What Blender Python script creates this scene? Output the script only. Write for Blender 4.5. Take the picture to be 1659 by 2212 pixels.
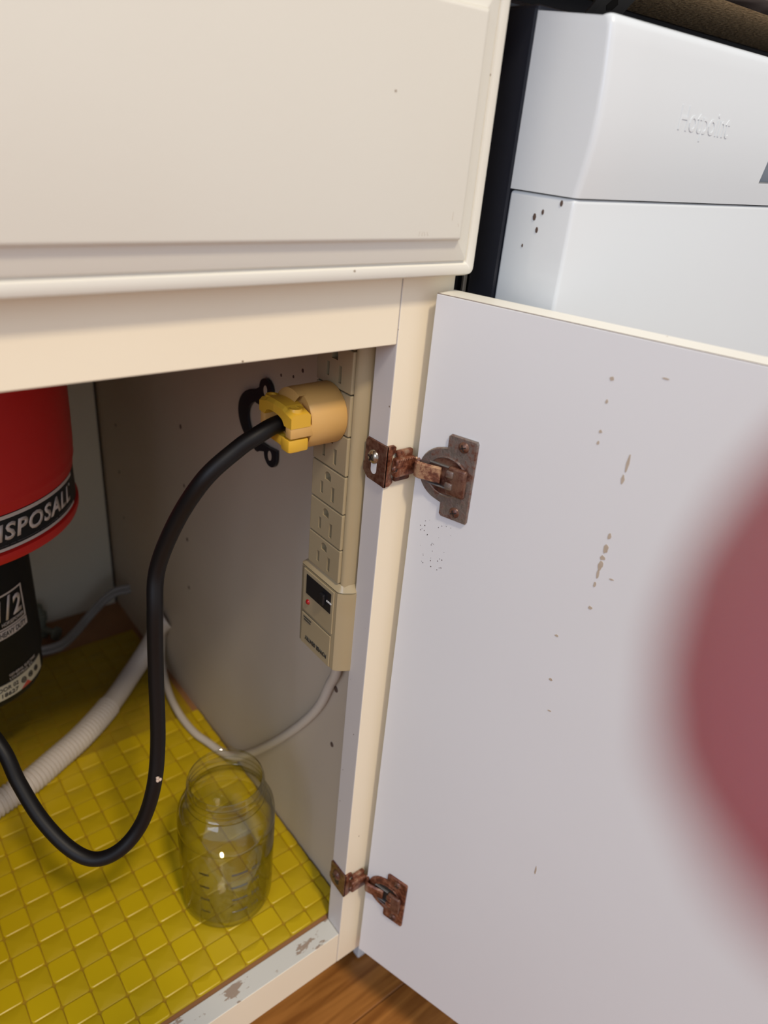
import bpy, bmesh, math, random
from mathutils import Vector, Matrix
random.seed(7)
for o in list(bpy.data.objects): bpy.data.objects.remove(o)
scn = bpy.context.scene
COL = scn.collection
PI = math.pi
V = Vector

# ------------------------------------------------------------------ camera
cam_d = bpy.data.cameras.new('camera'); cam = bpy.data.objects.new('camera', cam_d); COL.objects.link(cam)
Rr = ((0.78263515, -0.61620438, 0.08817249), (-0.2275947, -0.41510564, -0.88084503), (0.57938146, 0.66931269, -0.46512112))
CP = V((-0.25716630, -0.30005506, 0.63363882))
CX, CY, CZ = V(Rr[0]), V(Rr[1]), V(Rr[2])
cam.matrix_world = Matrix(((CX.x, -CY.x, -CZ.x, CP.x), (CX.y, -CY.y, -CZ.y, CP.y), (CX.z, -CY.z, -CZ.z, CP.z), (0, 0, 0, 1)))
cam_d.sensor_fit = 'HORIZONTAL'; cam_d.sensor_width = 36.0
cam_d.lens = 1566.5277 / 1659 * 36.0
cam_d.clip_start = 0.004; cam_d.clip_end = 50
cam_d.dof.use_dof = True; cam_d.dof.focus_distance = 0.46; cam_d.dof.aperture_fstop = 8.8
scn.camera = cam

# ------------------------------------------------------------------ light
wd = bpy.data.worlds.new('world'); scn.world = wd; wd.use_nodes = True
bg = wd.node_tree.nodes['Background']; bg.inputs[0].default_value = (0.86, 0.90, 1.0, 1); bg.inputs[1].default_value = 0.56
def area(name, loc, target, size, size_y, power, col):
    d = bpy.data.lights.new(name, 'AREA'); d.shape = 'RECTANGLE'; d.size = size; d.size_y = size_y; d.energy = power; d.color = col
    o = bpy.data.objects.new(name, d); COL.objects.link(o); o.location = loc
    o.rotation_euler = (V(target) - V(loc)).to_track_quat('-Z', 'Y').to_euler(); return o
area('ceiling_lamp', (-0.35, -1.50, 2.66), (-0.05, 0.0, 0.35), 0.26, 0.26, 34, (1.0, 0.86, 0.66))
area('window_light', (-2.3, -1.3, 1.55), (0.0, 0, 0.4), 1.2, 1.2, 18, (0.64, 0.76, 1.0))
scn.view_settings.view_transform = 'Standard'; scn.view_settings.look = 'None'
scn.view_settings.exposure = 0.38; scn.view_settings.gamma = 1.0; scn.view_settings.use_curve_mapping = False

# ------------------------------------------------------------------ materials
def mat(name, col, rough=0.5, metal=0.0, noise=None, bump=None, **kw):
    """noise=(scale, amount, colour2); bump=(scale, strength, distance)"""
    m = bpy.data.materials.new(name); m.use_nodes = True; nt = m.node_tree
    b = nt.nodes['Principled BSDF']
    b.inputs['Base Color'].default_value = (*col, 1); b.inputs['Roughness'].default_value = rough; b.inputs['Metallic'].default_value = metal
    for k, v in kw.items():
        k = k.replace('_', ' ')
        if k in b.inputs: b.inputs[k].default_value = v
    tc = nt.nodes.new('ShaderNodeTexCoord')
    if noise:
        n = nt.nodes.new('ShaderNodeTexNoise'); n.inputs['Scale'].default_value = noise[0]; n.inputs['Detail'].default_value = 5
        nt.links.new(tc.outputs['Object'], n.inputs['Vector'])
        r = nt.nodes.new('ShaderNodeValToRGB'); c0, c1 = (noise[3] if len(noise) > 3 else (0.35, 0.7))
        r.color_ramp.elements[0].position = c0; r.color_ramp.elements[1].position = c1
        r.color_ramp.elements[0].color = (*col, 1)
        r.color_ramp.elements[1].color = (*[col[i] * (1 - noise[1]) + noise[2][i] * noise[1] for i in range(3)], 1)
        nt.links.new(n.outputs['Fac'], r.inputs['Fac']); nt.links.new(r.outputs['Color'], b.inputs['Base Color'])
    if bump:
        n2 = nt.nodes.new('ShaderNodeTexNoise'); n2.inputs['Scale'].default_value = bump[0]; n2.inputs['Detail'].default_value = 4
        nt.links.new(tc.outputs['Object'], n2.inputs['Vector'])
        bp = nt.nodes.new('ShaderNodeBump'); bp.inputs['Strength'].default_value = bump[1]; bp.inputs['Distance'].default_value = bump[2]
        nt.links.new(n2.outputs['Fac'], bp.inputs['Height']); nt.links.new(bp.outputs['Normal'], b.inputs['Normal'])
    return m
def add_specks(m, scale, size, col, density=0.12):
    """small dirt specks: rare voronoi cells with a random value under `density`"""
    nt = m.node_tree; b = nt.nodes['Principled BSDF']; tc = nt.nodes.new('ShaderNodeTexCoord')
    v = nt.nodes.new('ShaderNodeTexVoronoi'); v.inputs['Scale'].default_value = scale
    nt.links.new(tc.outputs['Object'], v.inputs['Vector'])
    lt = nt.nodes.new('ShaderNodeMath'); lt.operation = 'LESS_THAN'; lt.inputs[1].default_value = size
    nt.links.new(v.outputs['Distance'], lt.inputs[0])
    s = nt.nodes.new('ShaderNodeSeparateColor'); nt.links.new(v.outputs['Color'], s.inputs[0])
    l2 = nt.nodes.new('ShaderNodeMath'); l2.operation = 'LESS_THAN'; l2.inputs[1].default_value = density
    nt.links.new(s.outputs[0], l2.inputs[0])
    mu = nt.nodes.new('ShaderNodeMath'); mu.operation = 'MULTIPLY'; nt.links.new(lt.outputs[0], mu.inputs[0]); nt.links.new(l2.outputs[0], mu.inputs[1])
    mx = nt.nodes.new('ShaderNodeMix'); mx.data_type = 'RGBA'
    old = b.inputs['Base Color']
    if old.is_linked:
        nt.links.new(old.links[0].from_socket, mx.inputs['A'])
    else: mx.inputs['A'].default_value = old.default_value
    mx.inputs['B'].default_value = (*col, 1); nt.links.new(mu.outputs[0], mx.inputs['Factor']); nt.links.new(mx.outputs['Result'], b.inputs['Base Color'])
    return m
MT = {}
MT['cream'] = add_specks(mat('cream_paint', (0.76, 0.73, 0.64), 0.42, noise=(9, 0.35, (0.73, 0.69, 0.60)), bump=(160, 0.06, 0.0006)), 95, 0.055, (0.25, 0.17, 0.1), 0.05)
MT['rail'] = add_specks(mat('warm_cream_paint', (0.86, 0.76, 0.58), 0.45, noise=(14, 0.3, (0.83, 0.72, 0.54)), bump=(160, 0.06, 0.0006)), 95, 0.055, (0.25, 0.17, 0.1), 0.05)
MT['white_lam'] = add_specks(mat('white_laminate', (0.72, 0.725, 0.73), 0.38, noise=(5, 0.35, (0.67, 0.665, 0.67))), 62, 0.03, (0.2, 0.15, 0.12), 0.05)
MT['inner_skylit'] = add_specks(mat('skylit_inner_face', (0.60, 0.565, 0.54), 0.45), 95, 0.055, (0.2, 0.15, 0.12), 0.06)  # cool skylight on the stile's inner face, put into the colour
MT['side'] = add_specks(mat('melamine_side', (0.52, 0.445, 0.35), 0.5, noise=(6, 0.4, (0.44, 0.36, 0.285))), 26, 0.05, (0.16, 0.10, 0.07), 0.22)
MT['back'] = mat('cabinet_back', (0.60, 0.58, 0.49), 0.6, noise=(5, 0.3, (0.5, 0.46, 0.38)))
MT['brown_line'] = mat('brown_glue_line', (0.10, 0.045, 0.03), 0.7)
MT['edge_white'] = add_specks(mat('door_edge_paint', (0.84, 0.81, 0.72), 0.4), 120, 0.08, (0.25, 0.2, 0.14), 0.12)
MT['dark_gap'] = mat('dark_crevice', (0.02, 0.016, 0.013), 0.9)
MT['bottom_wood'] = mat('cabinet_floor_board', (0.33, 0.155, 0.06), 0.6, noise=(22, 0.5, (0.17, 0.07, 0.03)))
MT['dw_white'] = mat('white_enamel', (0.68, 0.71, 0.72), 0.09, noise=(3, 0.2, (0.65, 0.68, 0.69)))
MT['dw_plastic'] = mat('white_plastic', (0.68, 0.71, 0.72), 0.28)
MT['dw_black'] = mat('black_tub_side', (0.018, 0.019, 0.026), 0.33, noise=(7, 0.3, (0.04, 0.04, 0.055)))
MT['dw_grey'] = mat('grey_recess_plastic', (0.36, 0.38, 0.40), 0.4)
MT['steel'] = mat('grey_steel', (0.16, 0.155, 0.15), 0.5, 0.6, noise=(60, 0.5, (0.3, 0.28, 0.26)))
MT['stainless'] = mat('stainless_steel', (0.55, 0.55, 0.55), 0.3, 0.9)
MT['counter'] = mat('dark_mottled_laminate', (0.05, 0.035, 0.03), 0.25, noise=(28, 0.8, (0.25, 0.20, 0.19), (0.45, 0.75)))
MT['particle'] = mat('particle_board', (0.90, 0.63, 0.35), 0.9, noise=(330, 0.60, (0.25, 0.12, 0.05), (0.45, 0.62)), bump=(350, 0.8, 0.002))
MT['red'] = mat('red_enamel', (0.60, 0.012, 0.010), 0.35, bump=(300, 0.05, 0.0005))
MT['black_enamel'] = mat('black_enamel', (0.004, 0.005, 0.006), 0.5, Specular_IOR_Level=0.25)
MT['band_black'] = mat('black_print_band', (0.008, 0.009, 0.011), 0.4, Specular_IOR_Level=0.3)
MT['silver_print'] = mat('silver_print', (0.62, 0.57, 0.53), 0.4, 0.1)
MT['label_paper'] = mat('rating_label', (0.60, 0.57, 0.44), 0.5, noise=(80, 0.25, (0.4, 0.36, 0.26)))
MT['ink'] = mat('black_ink', (0.02, 0.02, 0.02), 0.5)
MT['red_ink'] = mat('red_ink', (0.6, 0.08, 0.06), 0.5)
MT['strip'] = mat('beige_plastic', (0.37, 0.295, 0.175), 0.26, noise=(30, 0.3, (0.32, 0.23, 0.11), (0.5, 0.8)))
MT['strip_slot'] = mat('slot_interior', (0.015, 0.012, 0.01), 0.6)
MT['black_plastic'] = mat('black_plastic', (0.010, 0.010, 0.012), 0.4)
MT['red_lamp'] = mat('red_lamp_lens', (0.32, 0.01, 0.012), 0.15)
MT['white_ink'] = mat('white_ink', (0.75, 0.75, 0.75), 0.5)
MT['plug'] = add_specks(mat('tan_yellow_plug', (0.62, 0.36, 0.11), 0.42, noise=(40, 0.35, (0.66, 0.36, 0.11), (0.5, 0.8))), 260, 0.07, (0.14, 0.07, 0.02), 0.10)
MT['clamp'] = mat('bright_yellow_clamp', (0.68, 0.39, 0.03), 0.4, noise=(60, 0.35, (0.6, 0.33, 0.05), (0.5, 0.8)))
MT['cord'] = add_specks(mat('black_rubber_cord', (0.004, 0.003, 0.003), 0.5, Specular_IOR_Level=0.3), 130, 0.05, (0.4, 0.35, 0.28), 0.05)
MT['scuff'] = mat('pale_scuff', (0.55, 0.42, 0.33), 0.6)
MT['hose'] = mat('white_hose', (0.58, 0.52, 0.47), 0.45, noise=(20, 0.3, (0.55, 0.5, 0.45)))
MT['grey_cable'] = mat('grey_cable', (0.26, 0.25, 0.245), 0.45)
MT['white_cord'] = mat('off_white_cord', (0.56, 0.50, 0.43), 0.45)
MT['bracket'] = mat('blackened_steel', (0.022, 0.024, 0.032), 0.35, 0.5)
MT['valve'] = mat('tarnished_fitting', (0.20, 0.22, 0.18), 0.45, 0.4)
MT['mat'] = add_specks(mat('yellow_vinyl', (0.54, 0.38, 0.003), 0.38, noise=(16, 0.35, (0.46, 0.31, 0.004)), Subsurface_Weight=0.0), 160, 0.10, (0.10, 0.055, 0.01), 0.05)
MT['mat_low_shaded'] = add_specks(mat('yellow_vinyl_low_shaded', (0.47, 0.33, 0.003), 0.42, noise=(16, 0.4, (0.39, 0.26, 0.004))), 160, 0.10, (0.10, 0.055, 0.01), 0.05)  # sunken tiles: same vinyl, their shade put into a darker colour
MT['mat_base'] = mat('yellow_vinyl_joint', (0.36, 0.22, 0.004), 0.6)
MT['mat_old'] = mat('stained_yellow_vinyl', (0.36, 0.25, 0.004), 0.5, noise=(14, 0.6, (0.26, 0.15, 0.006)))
MT['skin'] = mat('skin', (0.38, 0.12, 0.14), 0.6, noise=(40, 0.3, (0.32, 0.08, 0.10)), Subsurface_Weight=0.15)
MT['nail'] = mat('nail', (0.72, 0.42, 0.36), 0.3)
MT['wall'] = mat('wall_plaster', (0.62, 0.6, 0.55), 0.8)
MT['drip'] = mat('tan_drip', (0.50, 0.42, 0.33), 0.3, noise=(200, 0.5, (0.36, 0.28, 0.2)))
MT['speck'] = mat('brown_speck', (0.09, 0.055, 0.04), 0.7)
MT['screw'] = mat('screw_steel', (0.50, 0.45, 0.38), 0.22, 0.9, noise=(150, 0.7, (0.12, 0.06, 0.03)))
def glass():
    """thin clear glass: Fresnel gloss over a clear body that absorbs more at grazing angles, as the longer path does"""
    m = bpy.data.materials.new('clear_glass'); m.use_nodes = True; nt = m.node_tree; nt.nodes.remove(nt.nodes['Principled BSDF'])
    t = nt.nodes.new('ShaderNodeBsdfTransparent'); g = nt.nodes.new('ShaderNodeBsdfGlossy'); g.inputs['Roughness'].default_value = 0.03
    lw = nt.nodes.new('ShaderNodeLayerWeight'); lw.inputs[0].default_value = 0.5
    r = nt.nodes.new('ShaderNodeValToRGB'); e = r.color_ramp.elements
    e[0].position = 0.45; e[0].color = (0.975, 0.98, 0.955, 1); e[1].position = 1.0; e[1].color = (0.18, 0.17, 0.09, 1)
    q = e.new(0.78); q.color = (0.70, 0.69, 0.56, 1)
    nt.links.new(lw.outputs['Facing'], r.inputs[0]); nt.links.new(r.outputs[0], t.inputs[0])
    tc = nt.nodes.new('ShaderNodeTexCoord'); n = nt.nodes.new('ShaderNodeTexNoise'); n.inputs['Scale'].default_value = 45
    nt.links.new(tc.outputs['Object'], n.inputs['Vector'])
    bp = nt.nodes.new('ShaderNodeBump'); bp.inputs['Strength'].default_value = 0.25; bp.inputs['Distance'].default_value = 0.002
    nt.links.new(n.outputs['Fac'], bp.inputs['Height']); nt.links.new(bp.outputs['Normal'], g.inputs['Normal'])
    pw = nt.nodes.new('ShaderNodeMath'); pw.operation = 'POWER'; pw.inputs[1].default_value = 4.0; nt.links.new(lw.outputs['Facing'], pw.inputs[0])
    f = nt.nodes.new('ShaderNodeMath'); f.operation = 'MULTIPLY_ADD'; f.inputs[1].default_value = 0.80; f.inputs[2].default_value = 0.055; nt.links.new(pw.outputs[0], f.inputs[0])
    mx = nt.nodes.new('ShaderNodeMixShader'); nt.links.new(f.outputs[0], mx.inputs[0]); nt.links.new(t.outputs[0], mx.inputs[1]); nt.links.new(g.outputs[0], mx.inputs[2])
    nt.links.new(mx.outputs[0], nt.nodes['Material Output'].inputs[0])
    return m
MT['glass'] = glass()
def rusty(name, base, rust, lo, hi, metal):
    m = bpy.data.materials.new(name); m.use_nodes = True; nt = m.node_tree; b = nt.nodes['Principled BSDF']
    tc = nt.nodes.new('ShaderNodeTexCoord')
    n = nt.nodes.new('ShaderNodeTexNoise'); n.inputs['Scale'].default_value = 170; n.inputs['Detail'].default_value = 8; n.inputs['Roughness'].default_value = 0.65
    nt.links.new(tc.outputs['Object'], n.inputs['Vector'])
    r = nt.nodes.new('ShaderNodeValToRGB'); r.color_ramp.elements[0].position = lo; r.color_ramp.elements[1].position = hi
    r.color_ramp.elements[0].color = (*base, 1); r.color_ramp.elements[1].color = (*rust, 1)
    e = r.color_ramp.elements.new(min(0.95, hi + 0.12)); e.color = (rust[0] * 0.35, rust[1] * 0.3, rust[2] * 0.3, 1)
    nt.links.new(n.outputs['Fac'], r.inputs['Fac']); nt.links.new(r.outputs['Color'], b.inputs['Base Color'])
    mr = nt.nodes.new('ShaderNodeMapRange'); mr.inputs['From Min'].default_value = lo; mr.inputs['From Max'].default_value = hi
    mr.inputs['To Min'].default_value = metal; mr.inputs['To Max'].default_value = 0.1
    nt.links.new(n.outputs['Fac'], mr.inputs['Value']); nt.links.new(mr.outputs[0], b.inputs['Metallic'])
    b.inputs['Roughness'].default_value = 0.33
    bp = nt.nodes.new('ShaderNodeBump'); bp.inputs['Strength'].default_value = 0.5; bp.inputs['Distance'].default_value = 0.0008
    nt.links.new(n.outputs['Fac'], bp.inputs['Height']); nt.links.new(bp.outputs['Normal'], b.inputs['Normal'])
    return m
MT['rust_plate'] = rusty('tarnished_hinge_steel', (0.30, 0.265, 0.24), (0.13, 0.055, 0.035), 0.44, 0.62, 0.8)
MT['rust'] = rusty('rusted_steel', (0.40, 0.26, 0.17), (0.19, 0.062, 0.030), 0.30, 0.46, 0.5)
MT['rust_dark'] = rusty('dark_rusted_steel', (0.22, 0.12, 0.08), (0.085, 0.028, 0.016), 0.38, 0.56, 0.55)
MT['rust_arm'] = rusty('coppery_hinge_arm', (0.55, 0.34, 0.20), (0.19, 0.07, 0.04), 0.40, 0.52, 0.5)
def chipped():
    m = bpy.data.materials.new('chipped_skylit_paint'); m.use_nodes = True; nt = m.node_tree; b = nt.nodes['Principled BSDF']
    tc = nt.nodes.new('ShaderNodeTexCoord'); mp = nt.nodes.new('ShaderNodeMapping'); mp.inputs['Scale'].default_value = (0.6, 1.3, 1)
    nt.links.new(tc.outputs['Object'], mp.inputs['Vector'])
    n = nt.nodes.new('ShaderNodeTexNoise'); n.inputs['Scale'].default_value = 75; n.inputs['Detail'].default_value = 6; n.inputs['Roughness'].default_value = 0.62
    nt.links.new(mp.outputs[0], n.inputs['Vector'])
    r = nt.nodes.new('ShaderNodeValToRGB'); r.color_ramp.interpolation = 'LINEAR'
    r.color_ramp.elements[0].position = 0.585; r.color_ramp.elements[0].color = (0.60, 0.59, 0.54, 1)  # greyish-white base has cool skylight painted in; the chips are real wear
    r.color_ramp.elements[1].position = 0.60; r.color_ramp.elements[1].color = (0.33, 0.25, 0.19, 1)
    nt.links.new(n.outputs['Fac'], r.inputs['Fac']); nt.links.new(r.outputs['Color'], b.inputs['Base Color'])
    bp = nt.nodes.new('ShaderNodeBump'); bp.inputs['Strength'].default_value = 0.4; bp.inputs['Distance'].default_value = 0.001; bp.invert = True
    nt.links.new(r.outputs['Color'], bp.inputs['Height']); nt.links.new(bp.outputs['Normal'], b.inputs['Normal'])
    b.inputs['Roughness'].default_value = 0.55
    return m
MT['chipped'] = chipped()
def oak():
    m = bpy.data.materials.new('oak_floor_board'); m.use_nodes = True; nt = m.node_tree; b = nt.nodes['Principled BSDF']
    tc = nt.nodes.new('ShaderNodeTexCoord'); mp = nt.nodes.new('ShaderNodeMapping'); mp.inputs['Scale'].default_value = (2.2, 34, 20)
    nt.links.new(tc.outputs['Object'], mp.inputs['Vector'])
    n = nt.nodes.new('ShaderNodeTexNoise'); n.inputs['Scale'].default_value = 3.2; n.inputs['Detail'].default_value = 6; n.inputs['Distortion'].default_value = 0.6
    nt.links.new(mp.outputs[0], n.inputs['Vector'])
    r = nt.nodes.new('ShaderNodeValToRGB'); r.color_ramp.elements[0].position = 0.36; r.color_ramp.elements[1].position = 0.62
    r.color_ramp.elements[0].color = (0.24, 0.085, 0.016, 1); r.color_ramp.elements[1].color = (0.41, 0.165, 0.036, 1)
    nt.links.new(n.outputs['Fac'], r.inputs['Fac']); nt.links.new(r.outputs['Color'], b.inputs['Base Color'])
    b.inputs['Roughness'].default_value = 0.35
    return m
MT['oak'] = oak()

# ------------------------------------------------------------------ helpers
ORG = {}
def org(p): return ORG[p.name] if p is not None else V((0, 0, 0))
def link(o, parent=None):
    COL.objects.link(o)
    if parent is not None: o.parent = parent
    return o
def thing(name, label, cat, loc=(0, 0, 0), group=None):
    o = bpy.data.objects.new(name, None); o.empty_display_size = 0.02; o.location = loc; link(o)
    o['label'] = label; o['category'] = cat
    if group: o['group'] = group
    ORG[o.name] = V(loc); return o
def struct(name, loc=(0, 0, 0)):
    o = bpy.data.objects.new(name, None); o.location = loc; link(o); o['kind'] = 'structure'; ORG[o.name] = V(loc); return o
def obj(name, bm_or, m, parent=None, smooth=False, origin=None, label=None):
    """bm_or: bmesh or (verts, faces) in WORLD coordinates"""
    if isinstance(bm_or, bmesh.types.BMesh): bm = bm_or
    else:
        bm = bmesh.new(); vs = [bm.verts.new(v) for v in bm_or[0]]
        for f in bm_or[1]:
            try: bm.faces.new([vs[i] for i in f])
            except ValueError: pass
    bmesh.ops.recalc_face_normals(bm, faces=bm.faces)
    po = org(parent)
    if origin is None: lo = V((0, 0, 0))
    else: lo = V(origin) - po
    base = po + lo
    for v in bm.verts: v.co -= base
    me = bpy.data.meshes.new(name); bm.to_mesh(me); bm.free()
    mm = m if isinstance(m, (list, tuple)) else [m]
    for x in mm: me.materials.append(MT[x] if isinstance(x, str) else x)
    if smooth:
        for p in me.polygons: p.use_smooth = True
        try: me.set_sharp_from_angle(angle=math.radians(38))
        except Exception: pass
    o = bpy.data.objects.new(name, me); o.location = lo; link(o, parent); ORG[o.name] = base
    if label: o['label'] = label
    return o
def bx(bm, x0, x1, y0, y1, z0, z1, bev=0.0, seg=2, M=None):
    r = bmesh.ops.create_cube(bm, size=1.0); vs = r['verts']
    for v in vs: v.co = V(((x0 + x1) / 2 + v.co.x * (x1 - x0), (y0 + y1) / 2 + v.co.y * (y1 - y0), (z0 + z1) / 2 + v.co.z * (z1 - z0)))
    allv = vs
    if bev > 0:
        es = list({e for v in vs for e in v.link_edges})
        r2 = bmesh.ops.bevel(bm, geom=es, offset=bev, segments=seg, affect='EDGES', profile=0.5, clamp_overlap=True)
        allv = list({v for f in r2['faces'] for v in f.verts} | {v for v in vs if v.is_valid})
    if M is not None:
        fs = {v for v in allv if v.is_valid}
        st = list(fs); seen = set(fs)
        while st:
            v = st.pop()
            for e in v.link_edges:
                w = e.other_vert(v)
                if w not in seen: seen.add(w); st.append(w)
        for v in seen: v.co = M @ v.co
    return bm
def box(x0, x1, y0, y1, z0, z1, bev=0.0, seg=2, M=None): return bx(bmesh.new(), x0, x1, y0, y1, z0, z1, bev, seg, M)
def frame(o, u, v, n):
    u, v, n, o = V(u), V(v), V(n), V(o)
    return Matrix(((u.x, v.x, n.x, o.x), (u.y, v.y, n.y, o.y), (u.z, v.z, n.z, o.z), (0, 0, 0, 1)))
def lathe(bm, prof, M=None, n=64, a0=0.0, a1=2 * PI):
    M = M or Matrix.Identity(4); full = abs(a1 - a0 - 2 * PI) < 1e-6; k = n if full else n + 1
    rings = []
    for r, z in prof:
        if r < 1e-7: rings.append([bm.verts.new(M @ V((0, 0, z)))]); continue
        rings.append([bm.verts.new(M @ V((r * math.cos(a0 + (a1 - a0) * i / n), r * math.sin(a0 + (a1 - a0) * i / n), z))) for i in range(k)])
    for a, b in zip(rings, rings[1:]):
        for i in range(n):
            j = (i + 1) % k
            if len(a) == 1 and len(b) == 1: continue
            if len(a) == 1: bm.faces.new((a[0], b[i], b[j]))
            elif len(b) == 1: bm.faces.new((a[i], a[j], b[0]))
            else: bm.faces.new((a[i], a[j], b[j], b[i]))
    return bm
def poly(bm, pts, M, h0, h1, bev=0.0):
    """extrude a 2D outline between heights h0..h1 along the frame normal"""
    a = [bm.verts.new(M @ V((x, y, h0))) for x, y in pts]
    if bev > 0:
        cx = sum(p[0] for p in pts) / len(pts); cy = sum(p[1] for p in pts) / len(pts)
        n = len(pts); ins = []
        for i, (x, y) in enumerate(pts):
            px_, py_ = pts[i - 1]; nx, ny = pts[(i + 1) % n]
            tx, ty = nx - px_, ny - py_; l = math.hypot(tx, ty) or 1
            sx, sy = -ty / l, tx / l
            ins.append((sx, sy))
        area_ = sum(pts[i][0] * pts[(i + 1) % n][1] - pts[(i + 1) % n][0] * pts[i][1] for i in range(n))
        sg = 1 if area_ > 0 else -1
        b = [bm.verts.new(M @ V((x, y, h1 - bev * (1 if h1 > h0 else -1)))) for x, y in pts]
        c = [bm.verts.new(M @ V((x + s[0] * bev * sg, y + s[1] * bev * sg, h1))) for (x, y), s in zip(pts, ins)]
        loops = [a, b, c]
    else:
        loops = [a, [bm.verts.new(M @ V((x, y, h1))) for x, y in pts]]
    n = len(pts)
    for l0, l1 in zip(loops, loops[1:]):
        for i in range(n): bm.faces.new((l0[i], l0[(i + 1) % n], l1[(i + 1) % n], l1[i]))
    bm.faces.new(loops[0]); bm.faces.new(loops[-1]); return bm
def spline(pts, m=10):
    pts = [V(p) for p in pts]; P = [pts[0] * 2 - pts[1]] + pts + [pts[-1] * 2 - pts[-2]]; out = []
    for i in range(1, len(P) - 2):
        for k in range(m):
            t = k / m; a, b, c, d = P[i - 1:i + 3]
            out.append(0.5 * ((2 * b) + (c - a) * t + (2 * a - 5 * b + 4 * c - d) * t * t + (3 * b - a - 3 * c + d) * t ** 3))
    out.append(P[-2]); return out
def tube(bm, path, rad, n=16, flat=None):
    """rad: number or f(arc length, fraction). flat=(ru, rv) elliptical scale"""
    path = [V(p) for p in path]; L = [0]
    for a, b in zip(path, path[1:]): L.append(L[-1] + (b - a).length)
    t0 = (path[1] - path[0]).normalized(); up = V((0, 0, 1)) if abs(t0.z) < 0.9 else V((1, 0, 0))
    nrm = (up - t0 * up.dot(t0)).normalized(); rings = []
    for i, p in enumerate(path):
        t = (path[min(i + 1, len(path) - 1)] - path[max(i - 1, 0)]).normalized()
        nrm = (nrm - t * nrm.dot(t)).normalized(); bn = t.cross(nrm)
        r = rad(L[i], L[i] / L[-1]) if callable(rad) else rad
        fu, fv = flat or (1, 1)
        rings.append([bm.verts.new(p + nrm * (r * fu * math.cos(2 * PI * k / n)) + bn * (r * fv * math.sin(2 * PI * k / n))) for k in range(n)])
    for a, b in zip(rings, rings[1:]):
        for i in range(n): bm.faces.new((a[i], a[(i + 1) % n], b[(i + 1) % n], b[i]))
    bm.faces.new(rings[0]); bm.faces.new(rings[-1]); return bm
def resample(path, step):
    path = [V(p) for p in path]; out = [path[0]]; acc = 0
    for a, b in zip(path, path[1:]):
        l = (b - a).length; d = step - acc
        while d <= l:
            out.append(a.lerp(b, d / l)); d += step
        acc = (acc + l) % step
    return out
def text_geo(s, size, fn, depth=0.0002, shear=0.0, bold=0.0, align='LEFT', space=1.0, xs=1.0, res=3):
    """text laid out flat then mapped by fn(x, y, h) -> world; returns bmesh"""
    c = bpy.data.curves.new('lettering', 'FONT'); c.body = s; c.size = size; c.shear = shear; c.offset = bold; c.align_x = align
    c.space_character = space; c.resolution_u = res
    o = bpy.data.objects.new('lettering', c); COL.objects.link(o)
    dg = bpy.context.evaluated_depsgraph_get(); me = bpy.data.meshes.new_from_object(o.evaluated_get(dg))
    bm = bmesh.new(); bm.from_mesh(me); bpy.data.objects.remove(o); bpy.data.curves.remove(c); bpy.data.meshes.remove(me)
    if bm.faces:
        r = bmesh.ops.extrude_face_region(bm, geom=list(bm.faces))
        top = [v for v in r['geom'] if isinstance(v, bmesh.types.BMVert)]; ts = set(top)
        for v in bm.verts: v.co = V(fn(v.co.x * xs, v.co.y, depth if v in ts else -0.0001))
    return bm
def merge(dst, src):
    me = bpy.data.meshes.new('m'); src.to_mesh(me); dst.from_mesh(me); bpy.data.meshes.remove(me); src.free(); return dst

# ------------------------------------------------------------------ setting: floor, walls
FZ = -0.150
fl = struct('floor', (0, 0, FZ))
pw = 0.083; y = -1.62; row = 0
slab = box(-2.6, 2.2, -2.4, 0.62, FZ - 0.03, FZ - 0.0125); obj('subfloor', slab, 'dark_gap', fl)
# a board joint falls at y = -0.0105 (seen between cabinet and open door)
n0 = -20
for r_ in range(-28, 9):
    y0 = -0.0105 + r_ * pw
    off = 0.45 + ((r_ * 37) % 11) / 11 * 0.5
    if y0 > 0.6: continue
    x = -2.6 + off - 1.3
    while x < 2.2:
        x1 = x + 1.3
        a, b = max(x, -2.6), min(x1, 2.2)
        if b - a > 0.02:
            obj('floor_board', box(a + 0.0004, b - 0.0004, y0 + 0.0004, min(y0 + pw, 0.618) - 0.0004, FZ - 0.012, FZ, 0.0008, 1), 'oak', fl, origin=(a, y0, FZ))
        x = x1
obj_w = obj('wall_back', box(-2.6, 2.2, 0.62, 0.72, FZ, 2.4), 'wall'); obj_w['kind'] = 'structure'

# ------------------------------------------------------------------ cabinet
cab = thing('sink_cabinet', 'cream painted sink base cabinet with open right door and drawer front above', 'cabinet', (-0.40, 0.30, FZ))
H = 0.530; T = 0.0185; W = 0.038; XL = -0.84; S = 0.0198; D = 0.590; ZB = -0.042
st = obj('stile', box(0, W, 0, T, ZB, 0.7215, 0.0007), ['rail', 'inner_skylit'], cab)
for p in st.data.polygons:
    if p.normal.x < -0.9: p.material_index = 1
obj('stile', box(XL, XL + W, 0, T, ZB, 0.7215, 0.0007), 'rail', cab)
obj('top_rail', box(XL + W + 0.0003, -0.0003, 0.0002, T, H, 0.7215, 0.0006), 'rail', cab)
br = box(XL + W + 0.0003, -0.0003, 0.0002, T, ZB, 0, 0.0006)
brm = obj('bottom_rail', br, ['rail', 'chipped'], cab)
for p in brm.data.polygons:
    if p.normal.z > 0.5: p.material_index = 1
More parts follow.
